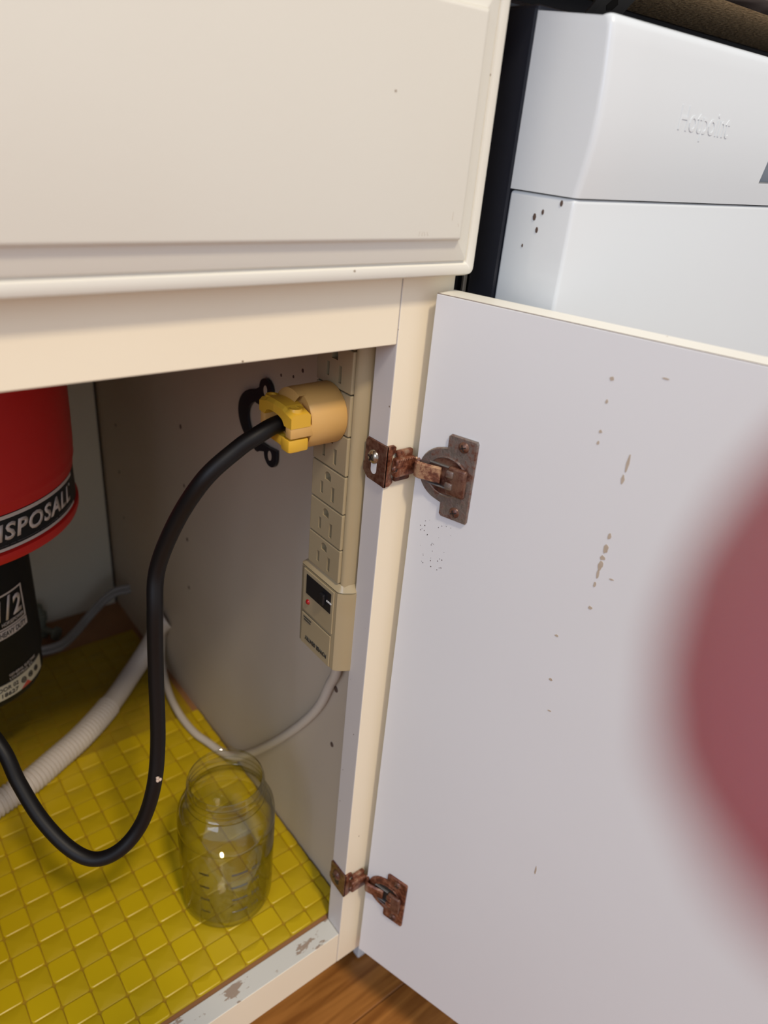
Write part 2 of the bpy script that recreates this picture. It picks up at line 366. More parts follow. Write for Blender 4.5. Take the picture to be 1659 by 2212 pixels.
# seam between rail and stile is a real 0.6 mm joint; dark filler behind
obj('side_panel', box(S, S + 0.016, T, D, ZB, 0.7215), 'side', cab)
obj('side_panel', box(XL + 0.002, XL + 0.018, T, D, ZB, 0.7215), 'side', cab)
obj('back_panel', box(XL + 0.018, S - 0.0035, D - 0.004, D + 0.006, -0.003, 0.7215), 'back', cab)
obj('corner_shade_strip', box(S - 0.0035, S, D - 0.001, D + 0.004, -0.003, 0.715), 'dark_gap', cab, label='dark strip painted as shade in the back corner gap')  # near-black strip painted as the shade between the panels
obj('bottom_panel', box(XL + 0.018, S, T, D, -0.019, -0.003), 'bottom_wood', cab)
obj('toe_kick', box(XL, W, 0.075, 0.090, FZ, ZB), 'dark_gap', cab)
obj('toe_side', box(S, W, 0.0905, D, FZ, ZB), 'side', cab)
# chips and specks on the panels (each has its own spot on the real panel)
for (yy, zz, rr) in [(0.338, 0.357, .0022), (0.527, 0.291, .0016), (0.529, 0.228, .0017), (0.527, 0.164, .0015), (0.334, 0.230, .0019), (0.336, 0.293, .0015), (0.335, 0.168, .0018),
                     (0.057, 0.231, .0026), (0.057, 0.170, .0022), (0.251, 0.45, .0012), (0.123, 0.477, .0013), (0.135, 0.469, .001), (0.152, 0.465, .001), (0.30, 0.46, .001)]:
    obj('pin_hole', lathe(bmesh.new(), [(0, 0.0), (rr, 0.0), (rr * 0.9, 0.0004), (0, 0.0005)], frame((S, yy, zz), (0, 0, 1.25), (0, 1, 0), (-1, 0, 0)), 10), 'speck', cab)

# false drawer front with routed raised field
dr_p = [(0.0, 0.0), (0.0, -0.0095), (0.0012, -0.0122), (0.0035, -0.0132), (0.0062, -0.0126), (0.0072, -0.0112), (0.0080, -0.0112), (0.0086, -0.0128), (0.0115, -0.0140), (0.0155, -0.0150), (0.0190, -0.0164), (0.0196, -0.0178), (0.0200, -0.0185), (0.0210, -0.0190)]
def rounded_rect(x0, x1, z0, z1, r, n=5):
    out = []
    for cx, cz, a in ((x1 - r, z0 + r, -90), (x1 - r, z1 - r, 0), (x0 + r, z1 - r, 90), (x0 + r, z0 + r, 180)):
        for i in range(n + 1):
            t = math.radians(a + 90 * i / n); out.append((cx + r * math.cos(t), cz + r * math.sin(t)))
    return out
def panel_front(x0, x1, z0, z1, prof):
    bm = bmesh.new(); loops = []
    for d, yy in prof:
        rr = max(0.0006, 0.0045 - d)
        loops.append([bm.verts.new((x, yy, z)) for x, z in rounded_rect(x0 + d, x1 - d, z0 + d, z1 - d, rr)])
    n = len(loops[0])
    for a, b in zip(loops, loops[1:]):
        for i in range(n): bm.faces.new((a[i], a[(i + 1) % n], b[(i + 1) % n], b[i]))
    bm.faces.new(loops[0]); bm.faces.new(loops[-1]); return bm
DX1, DZ0 = 0.0392, 0.5675
obj('drawer_front', panel_front(-0.78, DX1, DZ0, 0.705, dr_p), 'cream', cab, smooth=True)

obj('unseen_closed_door', panel_front(-0.83, -0.408, DZ0 - 0.605, DZ0 - 0.012, dr_p), 'cream', cab, smooth=True)  # unseen left door, added closed to cut the light entering the cabinet
for (x, z, dx_, dz_) in [(-0.0095, 0.5892, .0006, .0022), (-0.0075, 0.5893, .0005, .0019), (-0.0055, 0.5893, -.0006, .0020), (-0.0035, 0.5893, -.0007, .0018), (0.0117, 0.5965, .0001, .0040), (0.0165, 0.5935, -.0006, .0016)]:
    obj('scratch', poly(bmesh.new(), [(x, z), (x + 0.00016, z), (x + dx_ + 0.00010, z + dz_), (x + dx_, z + dz_)], frame((0, 0, 0), (1, 0, 0), (0, 0, 1), (0, -1, 0)), 0.0189, 0.01905), 'drip', cab)
# ---- open door --------------------------------------------------------
TH = -1.27063; dd = V((math.cos(TH), math.sin(TH), 0)); nf = V((dd.y, -dd.x, 0))   # nf: inner face, towards the camera side
DO = V((0.0186, -0.0068, 0)); DM = frame(DO, dd, (0, 0, 1), nf)   # local (u, z, height off inner face)
DZB, DZT = -0.0295, 0.5581
door = obj('cabinet_door', box(0, 0.42, DZB, DZT, -0.0190, -0.0015, 0.0005, 1, DM), 'edge_white', cab, origin=DO)
obj('backing_sheet', box(0.0002, 0.4198, DZB + 0.0002, DZT - 0.0002, -0.0009, 0, 0.0002, 1, DM), 'white_lam', door, label='white laminate inner face of the door')
obj('glue_line', box(-0.0001, 0.4196, DZB + 0.0004, DZT + 0.00005, -0.0016, -0.0009, 0, 1, DM), 'brown_line', door, label='thin brown line along the door edge')
for u, z, w, h in [(.103, .5364, .0012, .0012), (.1032, .5248, .0008, .0010), (.1036, .509, .0009, .0009), (.1038, .503, .0007, .0012), (.1208, .497, .0008, .0045), (.1203, .488, .0009, .0025),
                   (.1214, .4551, .0009, .0017), (.1213, .4469, .0014, .0026), (.1209, .4415, .0017, .0014), (.1207, .4365, .0014, .0026), (.1206, .431, .0009, .003), (.1204, .4243, .0007, .0016), (.1213, .409, .0014, .0012),
                   (.1071, .3824, .0012, .0009), (.1099, .3508, .0013, .0009), (.1317, .1934, .0006, .004), (.1137, .3284, .0011, .0006), (.1283, .4308, .0012, .0005), (.1278, .5426, .0018, .0004)]:
    pts = []
    for k in range(10):
        a = 2 * PI * k / 10; j = 0.75 + 0.5 * random.random(); pts.append((u + w * j * math.cos(a), z + h * j * math.sin(a)))
    obj('drip_stain', poly(bmesh.new(), pts, DM, 0.0, 0.00018), 'drip', door)
bm = bmesh.new()
for k in range(34):
    u = 0.008 + 0.022 * random.random(); z = 0.39 + 0.035 * random.random(); w = 0.00008 + 0.00018 * random.random()
    poly(bm, [(u + w * math.cos(a) * (1 + random.random()), z + w * math.sin(a) * (1 + random.random())) for a in [i * PI / 3 for i in range(6)]], DM, 0.0, 0.0001)
obj('rust_crumb', bm, 'speck', door, label='brown rust crumbs under the upper hinge')['kind'] = 'stuff'

# ---- hinges: each is a part of the cabinet with its own pieces ---------
def rrect(x0, x1, y0, y1, r, n=4):
    return rounded_rect(x0, x1, y0, y1, r, n)
SM = frame((0, 0, 0), (0, 1, 0), (0, 0, 1), (-1, 0, 0))     # stile inner face (y, z, height off)
FM = frame((0, 0, 0), (1, 0, 0), (0, 0, 1), (0, -1, 0))     # frame front face (x, z, height off)
def screw(parent, M, u, v, h, r, m, cross=True):
    bm = bmesh.new()
    C = M @ Matrix.Translation(V((u, v, h)))
    lathe(bm, [(r, 0), (r * 0.95, r * 0.18), (r * 0.72, r * 0.42), (r * 0.35, r * 0.56), (0.0, r * 0.6)], C, 20)
    o = obj('screw', bm, m, parent, smooth=True)
    if cross:
        b2 = bmesh.new()
        for a in (0.4, 0.4 + PI / 2):
            R_ = C @ Matrix.Rotation(a, 4, 'Z'); bx(b2, -r * 0.55, r * 0.55, -r * 0.09, r * 0.09, r * 0.3, r * 0.60, 0, 1, R_)
        o2 = obj('screw_slot', b2, 'strip_slot', parent)
    return o
def hinge(z0, low, lab):
    # z0: plate centre height. ear flange on door: u .0203-.0392, z0 +-.0265
    dz = z0 - 0.4567
    mats = dict(plate='rust_dark', wrap='rust', ear='rust_plate') if not low else dict(plate='rust_dark', wrap='rust', ear='rust')
    # cup flange on the door (main mesh): half-round collar + two ears, one bevelled sheet
    zc = z0 + (0.0 if not low else 0.0)
    pts = []
    u1, u0 = 0.0392, 0.0201
    pts += [(u1, zc - 0.0250), (u1, zc + 0.0250)]
    pts += [(u1 - 0.0008, zc + 0.0265), (u0 + 0.0015, zc + 0.0265), (u0, zc + 0.0250), (u0, zc + 0.0178)]
    cu, R_ = 0.0203, 0.0173
    for k in range(1, 16):
        a = math.radians(92 + (268 - 92) * k / 16); pts.append((cu + R_ * math.cos(a), zc + R_ * math.sin(a)))
    pts += [(u0, zc - 0.0178), (u0, zc - 0.0250), (u0 + 0.0015, zc - 0.0265), (u1 - 0.0008, zc - 0.0265)]
    main = obj('hinge', poly(bmesh.new(), pts, DM, -0.0002, 0.0018, 0.0006), mats['ear'], cab, origin=DM @ V((cu, zc, 0)), label=lab)
    # dark cup well and its rim
    b = bmesh.new(); M = DM @ Matrix.Translation(V((0.0222, zc, 0.0018)))
    ring = [(0.0132 * math.cos(2 * PI * k / 28) * 1.02, 0.0118 * math.sin(2 * PI * k / 28)) for k in range(28)]
    poly(b, ring, M, 0.0, 0.00015)
    obj('cup', b, 'strip_slot' if low else 'rust_dark', main, label='dark round hinge cup')
    b = bmesh.new(); tube(b, [M @ V((0.0135 * math.cos(2 * PI * k / 36), 0.0122 * math.sin(2 * PI * k / 36), 0.0002)) for k in range(37)], 0.0006, 6)
    obj('cup_rim', b, mats['ear'], main, smooth=True)
    # boss inside the cup: rounded block with two lugs
    b = bmesh.new(); bx(b, 0.0238, 0.0362, zc - 0.0100, zc + 0.0084, 0.0015, 0.0052, 0.0030, 4, DM)
    obj('spring_housing', b, 'rust_dark', main, smooth=True)
    for s in (1, -1):
        b = box(0.0235, 0.0285, zc + s * 0.0038 - 0.0022, zc + s * 0.0038 + 0.0022, 0.0040, 0.0062, 0.0008, 2, DM); obj('lug', b, mats['ear'], main, smooth=True)
        b = box(0.0105, 0.0235, zc + s * 0.0068 - 0.0005, zc + s * 0.0068 + 0.0005, 0.0016, 0.0036, 0.0003, 1, DM); obj('side_wire', b, 'steel', main)
    for s in (1, -1): screw(main, DM, 0.0306, zc + s * 0.0210, 0.0012, 0.0036, 'rust_dark')
    # arm from cup to the frame: strip of boxes swept through 3D
    p_cup = DM @ V((0.0190, zc, 0.0030)); p_mid = DM @ V((0.0085, zc, 0.0050)); p_e = DM @ V((0.0030, zc, 0.0048))
    p_f1 = V((0.0178, -0.0062, zc - 0.0006)); p_f2 = V((0.0045, -0.0050, zc - 0.0006))
    def ribbon(pp, w0, w1, th):
        bm = bmesh.new(); rings = []; n = len(pp)
        for i, p in enumerate(pp):
            t = (pp[min(i + 1, n - 1)] - pp[max(i - 1, 0)]).normalized(); up = V((0, 0, 1)); side = t.cross(up).normalized()
            w = w0 + (w1 - w0) * i / (n - 1)
            rings.append([bm.verts.new(p + up * w * a + side * th * c) for a, c in ((.8, -.5), (1, 0), (.8, .5), (-.8, .5), (-1, 0), (-.8, -.5))])
        for a, c in zip(rings, rings[1:]):
            for k in range(6): bm.faces.new((a[k], a[(k + 1) % 6], c[(k + 1) % 6], c[k]))
        bm.faces.new(rings[0]); bm.faces.new(rings[-1]); return bm
    arm = spline([p_cup, p_mid, p_e, V((0.0205, -0.0072, zc - 0.0002)), p_f1], 6)
    obj('hinge_arm', ribbon(arm, 0.0054, 0.0056, 0.0026), 'rust_arm' if not low else 'rust', main, smooth=True, label='bare coppery hinge arm' if not low else None)
    # knuckle block and side wings on the frame front
    b = bmesh.new(); bx(b, 0.0032, 0.0180, zc - 0.0062, zc + 0.0058, 0.0015, 0.0068, 0.0014, 3, FM)
    bx(b, 0.0060, 0.0178, zc + 0.0050, zc + 0.0098, 0.0006, 0.0040, 0.0010, 2, FM)
    bx(b, 0.0055, 0.0172, zc - 0.0104, zc - 0.0064, 0.0006, 0.0036, 0.0010, 2, FM)
    for k in range(9): bx(b, 0.0045 + k * 0.0014, 0.0052 + k * 0.0014, zc + 0.0040 + 0.0012 * random.random(), zc + 0.0056, 0.0050, 0.0074, 0.0002, 1, FM)
    obj('knuckle', b, mats['wrap'], main, smooth=True)
    # wrap plate on front edge
    pts = [(-0.0012, zc - 0.0137), (0.0030, zc - 0.0137), (0.0056, zc - 0.0118), (0.0058, zc - 0.0098), (0.0040, zc - 0.0072), (0.0040, zc + 0.0070), (0.0062, zc + 0.0082), (0.0062, zc + 0.0118), (0.0045, zc + 0.0130), (-0.0012, zc + 0.0130)]
    obj('wrap_flange', poly(bmesh.new(), pts, FM, 0.0, 0.0016, 0.0004), mats['wrap'], main)
    # side plate on stile inner face with keyhole slot
    z_a, z_b = zc - 0.0137, zc + 0.0130
    out = [(-0.0016, z_a), (0.0150, z_a + 0.0004), (0.0197, z_a + 0.0045), (0.0199, z_a + 0.0098), (0.0188, z_a + 0.0106), (0.0188, z_b - 0.0022), (0.0172, z_b), (-0.0016, z_b)]
    bm = bmesh.new(); b1 = poly(bm, out, SM, 0.0, 0.0013, 0.0004)
    side = obj('side_plate', b1, mats['plate'], main)
    sl = []
    for k in range(9): a = PI * k / 8; sl.append((0.0092 + 0.0026 * math.cos(a), zc - 0.0012 + 0.0026 * math.sin(a)))
    for k in range(9): a = PI + PI * k / 8; sl.append((0.0092 + 0.0026 * math.cos(a), zc - 0.0058 + 0.0026 * math.sin(a)))
    obj('slot', poly(bmesh.new(), sl, SM, 0.0010, 0.00145), 'white_lam' if not low else 'strip_slot', main, label='slot through the plate')
    screw(main, SM, 0.0100, zc + 0.0026, 0.0013, 0.0046, 'screw' if not low else 'rust_dark')
    screw(main, FM, 0.0026, zc - 0.0002, 0.0058, 0.0024, mats['wrap'])
    return main
hinge(0.4567, False, 'upper hinge, steel cup plate with brown rust')
hinge(0.0680, True, 'lower hinge, fully rusted and oily')

# ------------------------------------------------------------------ sink and countertop (mostly out of view)
ct = thing('countertop', 'dark mottled countertop edge with raw particle board underside', 'countertop', (-0.4, 0.2, 0.722))
bm = box(-1.6, 1.6, -0.004, 0.618, 0.722, 0.742); obj('core', bm, 'particle', ct, label='raw tan particle board underside')
bm = box(-1.6, 1.6, -0.034, -0.0045, 0.7195, 0.757, 0.004, 3); bx(bm, -1.6, 1.6, -0.034, 0.618, 0.742, 0.757, 0.003, 2); obj('laminate', bm, 'counter', ct)
sk = thing('sink', 'stainless steel sink bowl above the red disposal', 'sink', (-0.22, 0.32, 0.60))
obj('bowl', box(-0.40, -0.03, 0.16, 0.50, 0.575, 0.721, 0.03, 4), 'stainless', sk, smooth=True)

# ------------------------------------------------------------------ garbage disposal
AX, AY = -0.1985, 0.349
disp = thing('garbage_disposal', 'red and black garbage disposal hanging under the sink', 'disposal', (AX, AY, 0.137))
DC = Matrix.Translation(V((AX, AY, 0)))
bm = bmesh.new()
lathe(bm, [(0.064, 0.3135), (0.100, 0.3105), (0.108, 0.3100), (0.1125, 0.3112), (0.1138, 0.3150), (0.1138, 0.3195), (0.1120, 0.3208), (0.1110, 0.3210), (0.1110, 0.3515), (0.1122, 0.3520), (0.1126, 0.3575), (0.1134, 0.3600), (0.1140, 0.3625), (0.1136, 0.3650), (0.1142, 0.3690), (0.1148, 0.390), (0.1150, 0.418), (0.1135, 0.470), (0.108, 0.500), (0.085, 0.522), (0.045, 0.535), (0.0, 0.536)], DC, 96)
obj('upper_housing', bm, 'red', disp, smooth=True)
bm = bmesh.new(); lathe(bm, [(0.1105, 0.3212), (0.1118, 0.3213), (0.1118, 0.3512), (0.1105, 0.3513)], DC, 96)
obj('name_band', bm, 'band_black', disp, smooth=True)
bm = bmesh.new()
for a, b in ((0.3480, 0.3510), (0.3215, 0.3240)): lathe(bm, [(0.1117, a), (0.11205, a), (0.11205, b), (0.1117, b)], DC, 96, math.radians(-150), math.radians(-28))
obj('band_stripe', bm, 'silver_print', disp, label='silver stripes edging the name band')
def cyl(R_, ang0, z0):
    def fn(x, y, h):
        a = math.radians(ang0) + x / R_; return (AX + (R_ + h) * math.cos(a), AY + (R_ + h) * math.sin(a), z0 + y)
    return fn
def fit_text(s, R_, a0, a1, z0, capz, m, name, shear=0.0, bold=0.0, lab=None, depth=0.0003, parent=None, space=1.0):
    """text between two angles (deg) on the cylinder, cap height capz"""
    tmp = []
    b = text_geo(s, 1.0, lambda x, y, h: (x, y, h), 0.0, shear, bold, 'LEFT', space)
    x0 = min(v.co.x for v in b.verts); x1 = max(v.co.x for v in b.verts); ys = max(v.co.y for v in b.verts)
    kx = math.radians(a1 - a0) * R_ / (x1 - x0); ky = capz / ys
    f = cyl(R_, a0, z0)
    for v in b.verts:
        hh = v.co.z; v.co = V(f((v.co.x - x0) * kx, v.co.y * ky, depth if hh > -0.00005 else 0.0))
    return obj(name, b, m, parent or disp, label=lab)
fit_text('DISPOSALL', 0.1118, -84.5, -32.6, 0.3305, 0.0138, 'silver_print', 'lettering', 0.22, 0.030, 'silver DISPOSALL lettering', space=1.12)
fit_text('A Quality Product of GENERAL ELECTRIC COMPANY', 0.1118, -92, -32.5, 0.3258, 0.0032, 'silver_print', 'lettering', 0.1, 0.01)
# registered mark ring
bm = bmesh.new(); f = cyl(0.1119, -32.6, 0.3435)
tube(bm, [V(f(0.0011 * math.cos(2 * PI * k / 14), 0.0011 * math.sin(2 * PI * k / 14), 0.0002)) for k in range(15)], 0.0002, 5); obj('lettering', bm, 'silver_print', disp)
bm = bmesh.new()
lathe(bm, [(0.0, 0.1335), (0.056, 0.1340), (0.0615, 0.1350), (0.0625, 0.1372), (0.0628, 0.1420), (0.0632, 0.160), (0.0650, 0.1620), (0.0655, 0.170), (0.0658, 0.31), (0.060, 0.314), (0, 0.315)], DC, 80)
obj('motor_housing', bm, 'black_enamel', disp, smooth=True)
bm = bmesh.new(); lathe(bm, [(0.0626, 0.1425), (0.0637, 0.1425), (0.0640, 0.1585), (0.0630, 0.1585)], DC, 60, math.radians(-150), math.radians(-30))
rl = obj('rating_label', bm, 'label_paper', disp, smooth=True, label='pale printed strip around the base')
fit_text('DOR 02', 0.0641, -80, -62.5, 0.1518, 0.0042, 'ink', 'print', 0.1, 0.01, parent=rl)
fit_text('18627', 0.0641, -78, -63, 0.1453, 0.0042, 'ink', 'print', 0.1, 0.01, parent=rl)
fit_text('GENERAL ELECTRIC', 0.0660, -70, -42, 0.1665, 0.0026, 'silver_print', 'print', 0.0, 0.004, parent=rl)
fit_text('LOUISVILLE, KY.', 0.0660, -70, -46, 0.1625, 0.0026, 'silver_print', 'print', 0.0, 0.004, parent=rl)
bm = bmesh.new()
for a in (-57, -49, -41):
    f = cyl(0.0642, a, 0.1515); tube(bm, [V(f(0.0027 * math.cos(2 * PI * k / 16), 0.0027 * math.sin(2 * PI * k / 16), 0.0002)) for k in range(17)], 0.0004, 5)
    for s in (-0.0011, 0.0, 0.0011): tube(bm, [V(f(s - 0.0004, -0.0012, 0.0002)), V(f(s + 0.0004, 0.0012, 0.0002))], 0.00025, 4)
obj('print', bm, 'ink', rl, label='round approval marks')
f = cyl(0.0640, -55, 0.1430); bm = bmesh.new(); vs = [bm.verts.new(f(x, y, h)) for h in (0, 0.0003) for x, y in ((-0.006, 0), (0.006, 0), (0.002, 0.005))]
bm.faces.new(vs[:3]); bm.faces.new(vs[3:]); [bm.faces.new((vs[i], vs[(i + 1) % 3], vs[3 + (i + 1) % 3], vs[3 + i])) for i in range(3)]
obj('print', bm, 'red_ink', rl)
# horsepower badge
bm = bmesh.new(); BR = 0.0659
def arcbox(bm, a0, a1, z0, z1, r=BR, t=0.0003, n=12):
    return lathe(bm, [(r, z0), (r + t, z0), (r + t, z1), (r, z1), (r, z0)], DC, n, math.radians(a0), math.radians(a1))
arcbox(bm, -76, -44.5, 0.2500, 0.2516); arcbox(bm, -76, -44.5, 0.2172, 0.2186); arcbox(bm, -46.0, -44.5, 0.2172, 0.2516, n=2); arcbox(bm, -76, -74.6, 0.2172, 0.2516, n=2)
arcbox(bm, -76, -44.3, 0.2080, 0.2162)
badge = obj('power_badge', bm, 'silver_print', disp, label='silver framed one-half horsepower badge')
fit_text('1', 0.0661, -73, -66.3, 0.2275, 0.0195, 'silver_print', 'print', 0.15, 0.03, parent=badge)
fit_text('2', 0.0661, -57.2, -47.6, 0.2270, 0.0185, 'silver_print', 'print', 0.15, 0.03, parent=badge)
fit_text('/', 0.0661, -64.5, -57.2, 0.2260, 0.0225, 'silver_print', 'print', 0.0, 0.01, parent=badge)
fit_text('HORSEPOWER', 0.0661, -68.5, -47.0, 0.2205, 0.0034, 'silver_print', 'print', 0.1, 0.006, parent=badge)
fit_text('HEAVY DUTY', 0.0663, -71.5, -46.2, 0.2097, 0.0052, 'ink', 'print', 0.1, 0.012, parent=badge)
bm = bmesh.new(); lathe(bm, [(0.0, 0.574), (0.052, 0.574), (0.055, 0.568), (0.052, 0.556), (0.045, 0.552), (0.045, 0.530), (0, 0.530)], DC, 48); obj('mounting_flange', bm, 'stainless', disp, smooth=True)

# ------------------------------------------------------------------ power strip
ps = thing('power_strip', 'beige power strip screwed upside down to the cabinet side wall', 'power strip', (S, 0.044, 0.283))
XF = -0.0100
PM = frame((0, 0, 0), (0, -1, 0), (0, 0, 1), (-1, 0, 0))  # local (-y, z, -x)
def prism_yz(bm, prof, z0, z1):
    """prof: closed list of (y, x) going round; extruded z0..z1"""
    a = [bm.verts.new((x, y, z0)) for y, x in prof]; b = [bm.verts.new((x, y, z1)) for y, x in prof]; n = len(prof)
    for i in range(n): bm.faces.new((a[i], a[(i + 1) % n], b[(i + 1) % n], b[i]))
    bm.faces.new(a); bm.faces.new(b); return bm
obj('body', prism_yz(bmesh.new(), [(0.0205, S), (0.0205, -0.001), (0.0212, -0.0040), (0.0222, -0.0068), (0.0240, -0.0080), (0.0250, -0.0080), (0.0250, -0.0030), (0.0625, -0.0030), (0.0625, -0.0080), (0.0640, -0.0070), (0.0650, -0.0030), (0.0655, S)], 0.3580, 0.640), 'strip', ps, smooth=True)
gz = [0.3609, 0.3868, 0.4134, 0.4403, 0.4669, 0.4936, 0.5203, 0.5470, 0.5737, 0.6004]
def outlet_face(z0, z1, holes=True):
    bm = bmesh.new(); bx(bm, XF, -0.0031, 0.0254, 0.0621, z0 + 0.0004, z1 - 0.0004, 0.0007, 2); return bm
for i in range(len(gz) - 1):
    z0, z1 = gz[i], gz[i + 1]
    plate = outlet_face(z0, z1)
    fo = obj('outlet', plate, 'strip', ps, origin=(XF, 0.044, (z0 + z1) / 2))
    # cut real slots with a boolean
    cut = bmesh.new(); zc = (z0 + z1) / 2 - 0.0012
    yc = 0.0438
    bx(cut, XF - 0.01, -0.0035, yc + 0.0048, yc + 0.0078, zc - 0.0064, zc + 0.0022)
    bx(cut, XF - 0.01, -0.0035, yc - 0.0078, yc - 0.0046, zc - 0.0080, zc + 0.0026)
    cc = []
    for k in range(13): a = PI * k / 12; cc.append((0.0033 * math.cos(a), 0.0030 * math.sin(a)))
    cc += [(-0.0033, -0.0030), (0.0033, -0.0030)]
    poly(cut, cc, frame((0, yc, zc + 0.0082), (0, -1, 0), (0, 0, 1), (-1, 0, 0)), 0.0035, 0.02)
    bmesh.ops.recalc_face_normals(cut, faces=cut.faces)
    for v in cut.verts: v.co -= ORG[fo.name]
    me = bpy.data.meshes.new('cut'); cut.to_mesh(me); cut.free(); co = bpy.data.objects.new('cut', me); COL.objects.link(co); co.matrix_world = Matrix.Translation(ORG[fo.name])
    bpy.context.view_layer.update()
    md = fo.modifiers.new('b', 'BOOLEAN'); md.object = co; md.solver = 'EXACT'
    dg = bpy.context.evaluated_depsgraph_get(); nm = bpy.data.meshes.new_from_object(fo.evaluated_get(dg)); fo.modifiers.clear(); fo.data = nm
    bpy.data.objects.remove(co)
    # dark contact well at the bottom of each slot
    w = bmesh.new()
    bx(w, -0.0040, -0.0030, yc + 0.0047, yc + 0.0079, zc - 0.0065, zc + 0.0023); bx(w, -0.0040, -0.0030, yc - 0.0079, yc - 0.0045, zc - 0.0081, zc + 0.0027)
    bx(w, -0.0040, -0.0030, yc - 0.0034, yc + 0.0034, zc + 0.0050, zc + 0.0114)
    obj('slot_well', w, 'strip_slot', fo)
# switch end: wider bevelled box
bm = bmesh.new()
prof = [(0.0165, S), (0.0165, 0.0010), (0.0172, -0.0030), (0.0205, -0.0085), (0.0235, -0.0110), (0.0670, -0.0110), (0.0690, -0.0095), (0.0700, -0.0040), (0.0705, S)]
prism_yz(bm, prof, 0.2880, 0.3560)
bmesh.ops.bevel(bm, geom=[e for e in bm.edges if abs(e.verts[0].co.z - e.verts[1].co.z) < 1e-5 and max(e.verts[0].co.x, e.verts[1].co.x) < 0.01], offset=0.0012, segments=2, affect='EDGES')
swb = obj('switch_box', bm, 'strip', ps, smooth=True)
bm = bmesh.new(); a = [bm.verts.new((x, y, 0.3560)) for y, x in prof]
p2 = [(0.0205, S), (0.0205, -0.001), (0.0212, -0.0040), (0.0235, -0.0072), (0.0250, -0.0086), (0.0615, -0.0086), (0.0635, -0.0070), (0.0650, -0.0030), (0.0655, S)]
b = [bm.verts.new((x, y, 0.3606)) for y, x in p2]
for i in range(9): bm.faces.new((a[i], a[(i + 1) % 9], b[(i + 1) % 9], b[i]))
bm.faces.new(a); bm.faces.new(b); obj('shoulder', bm, 'strip', ps, smooth=True)
bm = bmesh.new(); bx(bm, -0.0121, -0.0110, 0.0262, 0.0635, 0.3190, 0.3545, 0.0007, 2); obj('upper_panel', bm, 'strip', swb)
bm = bmesh.new(); bx(bm, -0.0121, -0.0110, 0.0272, 0.0640, 0.2895, 0.3165, 0.0007, 2); obj('lower_panel', bm, 'strip', swb)
sw = obj('switch_plate', box(-0.0125, -0.0120, 0.0288, 0.0592, 0.3352, 0.3515, 0.0002, 1), 'black_plastic', swb, label='black switch plate')
obj('rocker', box(-0.0150, -0.0124, 0.0345, 0.0395, 0.3392, 0.3480, 0.0008, 2), 'black_plastic', swb)
def up_text(s, y_c, z_c, w, cap, m, parent, x=-0.0122):
    b = text_geo(s, 1.0, lambda x, y, h: (x, y, h), 0.0, 0.0, 0.02)
    x0 = min(v.co.x for v in b.verts); x1 = max(v.co.x for v in b.verts); y1 = max(v.co.y for v in b.verts); y0 = min(v.co.y for v in b.verts)
    for v in b.verts:
        hh = 0.00025 if v.co.z > -0.00005 else 0
        # rotated half a turn: text runs from near (-y) side to far side, upside down
        v.co = V((x - hh, y_c - w / 2 + (v.co.x - x0) / (x1 - x0) * w, z_c - ((v.co.y - y0) / (y1 - y0) - 0.5) * cap))
    return obj('print', b, m, parent)
up_text('RESET', 0.0307, 0.3440, 0.0060, 0.0014, 'white_ink', swb, -0.0125)
up_text('POWER SENTRY', 0.0443, 0.2968, 0.0280, 0.0036, 'ink', swb)
up_text('SURGE SUPPRESSOR', 0.0560, 0.3140, 0.0100, 0.0011, 'ink', swb)
up_text('PROTECTION', 0.0560, 0.3118, 0.0085, 0.0011, 'ink', swb)
bm = bmesh.new(); lathe(bm, [(0.0021, 0), (0.0020, 0.0008), (0.0012, 0.0016), (0, 0.0018)], frame((-0.0120, 0.0562, 0.3290), (0, 1, 0), (0, 0, 1), (-1, 0, 0)), 18); obj('indicator_lamp', bm, 'red_lamp', swb, smooth=True, label='small red indicator lamp')
bm = bmesh.new(); tube(bm, spline([(0.008, 0.040, 0.290), (0.009, 0.042, 0.278), (0.0125, 0.050, 0.255), (0.0145, 0.0585, 0.238), (0.0155, 0.072, 0.205), (0.0155, 0.094, 0.168), (0.0155, 0.130, 0.118), (0.0150, 0.165, 0.074), (0.0140, 0.190, 0.045), (0.0115, 0.212, 0.022), (0.008, 0.236, 0.010), (0.002, 0.262, 0.0072), (-0.004, 0.285, 0.007), (-0.0055, 0.320, 0.007), (-0.001, 0.360, 0.0085), (0.008, 0.400, 0.022), (0.0155, 0.412, 0.050), (0.0195, 0.4155, 0.074), (0.024, 0.416, 0.082)], 8), 0.0041, 12)
obj('cord', bm, 'white_cord', ps, smooth=True, label='off-white cord looping down and back to the wall hole')

# ------------------------------------------------------------------ plug + black cord
pc = V((XF, 0.0455, 0.4775))
plug = thing('plug', 'tan yellow round plug in the power strip with brighter cord clamp', 'plug', pc)
PX = frame(pc, (0, 1, 0), (0, 0, 1), (-1, 0, 0))      # local x=+y, y=+z, z = away from strip
R0 = 0.0190
bm = bmesh.new()
lathe(bm, [(0, 0.0), (R0 * 0.97, 0.0), (R0, 0.0008), (R0 * 0.985, 0.0235), (R0 * 0.95, 0.0250), (0, 0.0250)], PX, 56)
pl = obj('plug_body', bm, 'plug', plug, smooth=True)
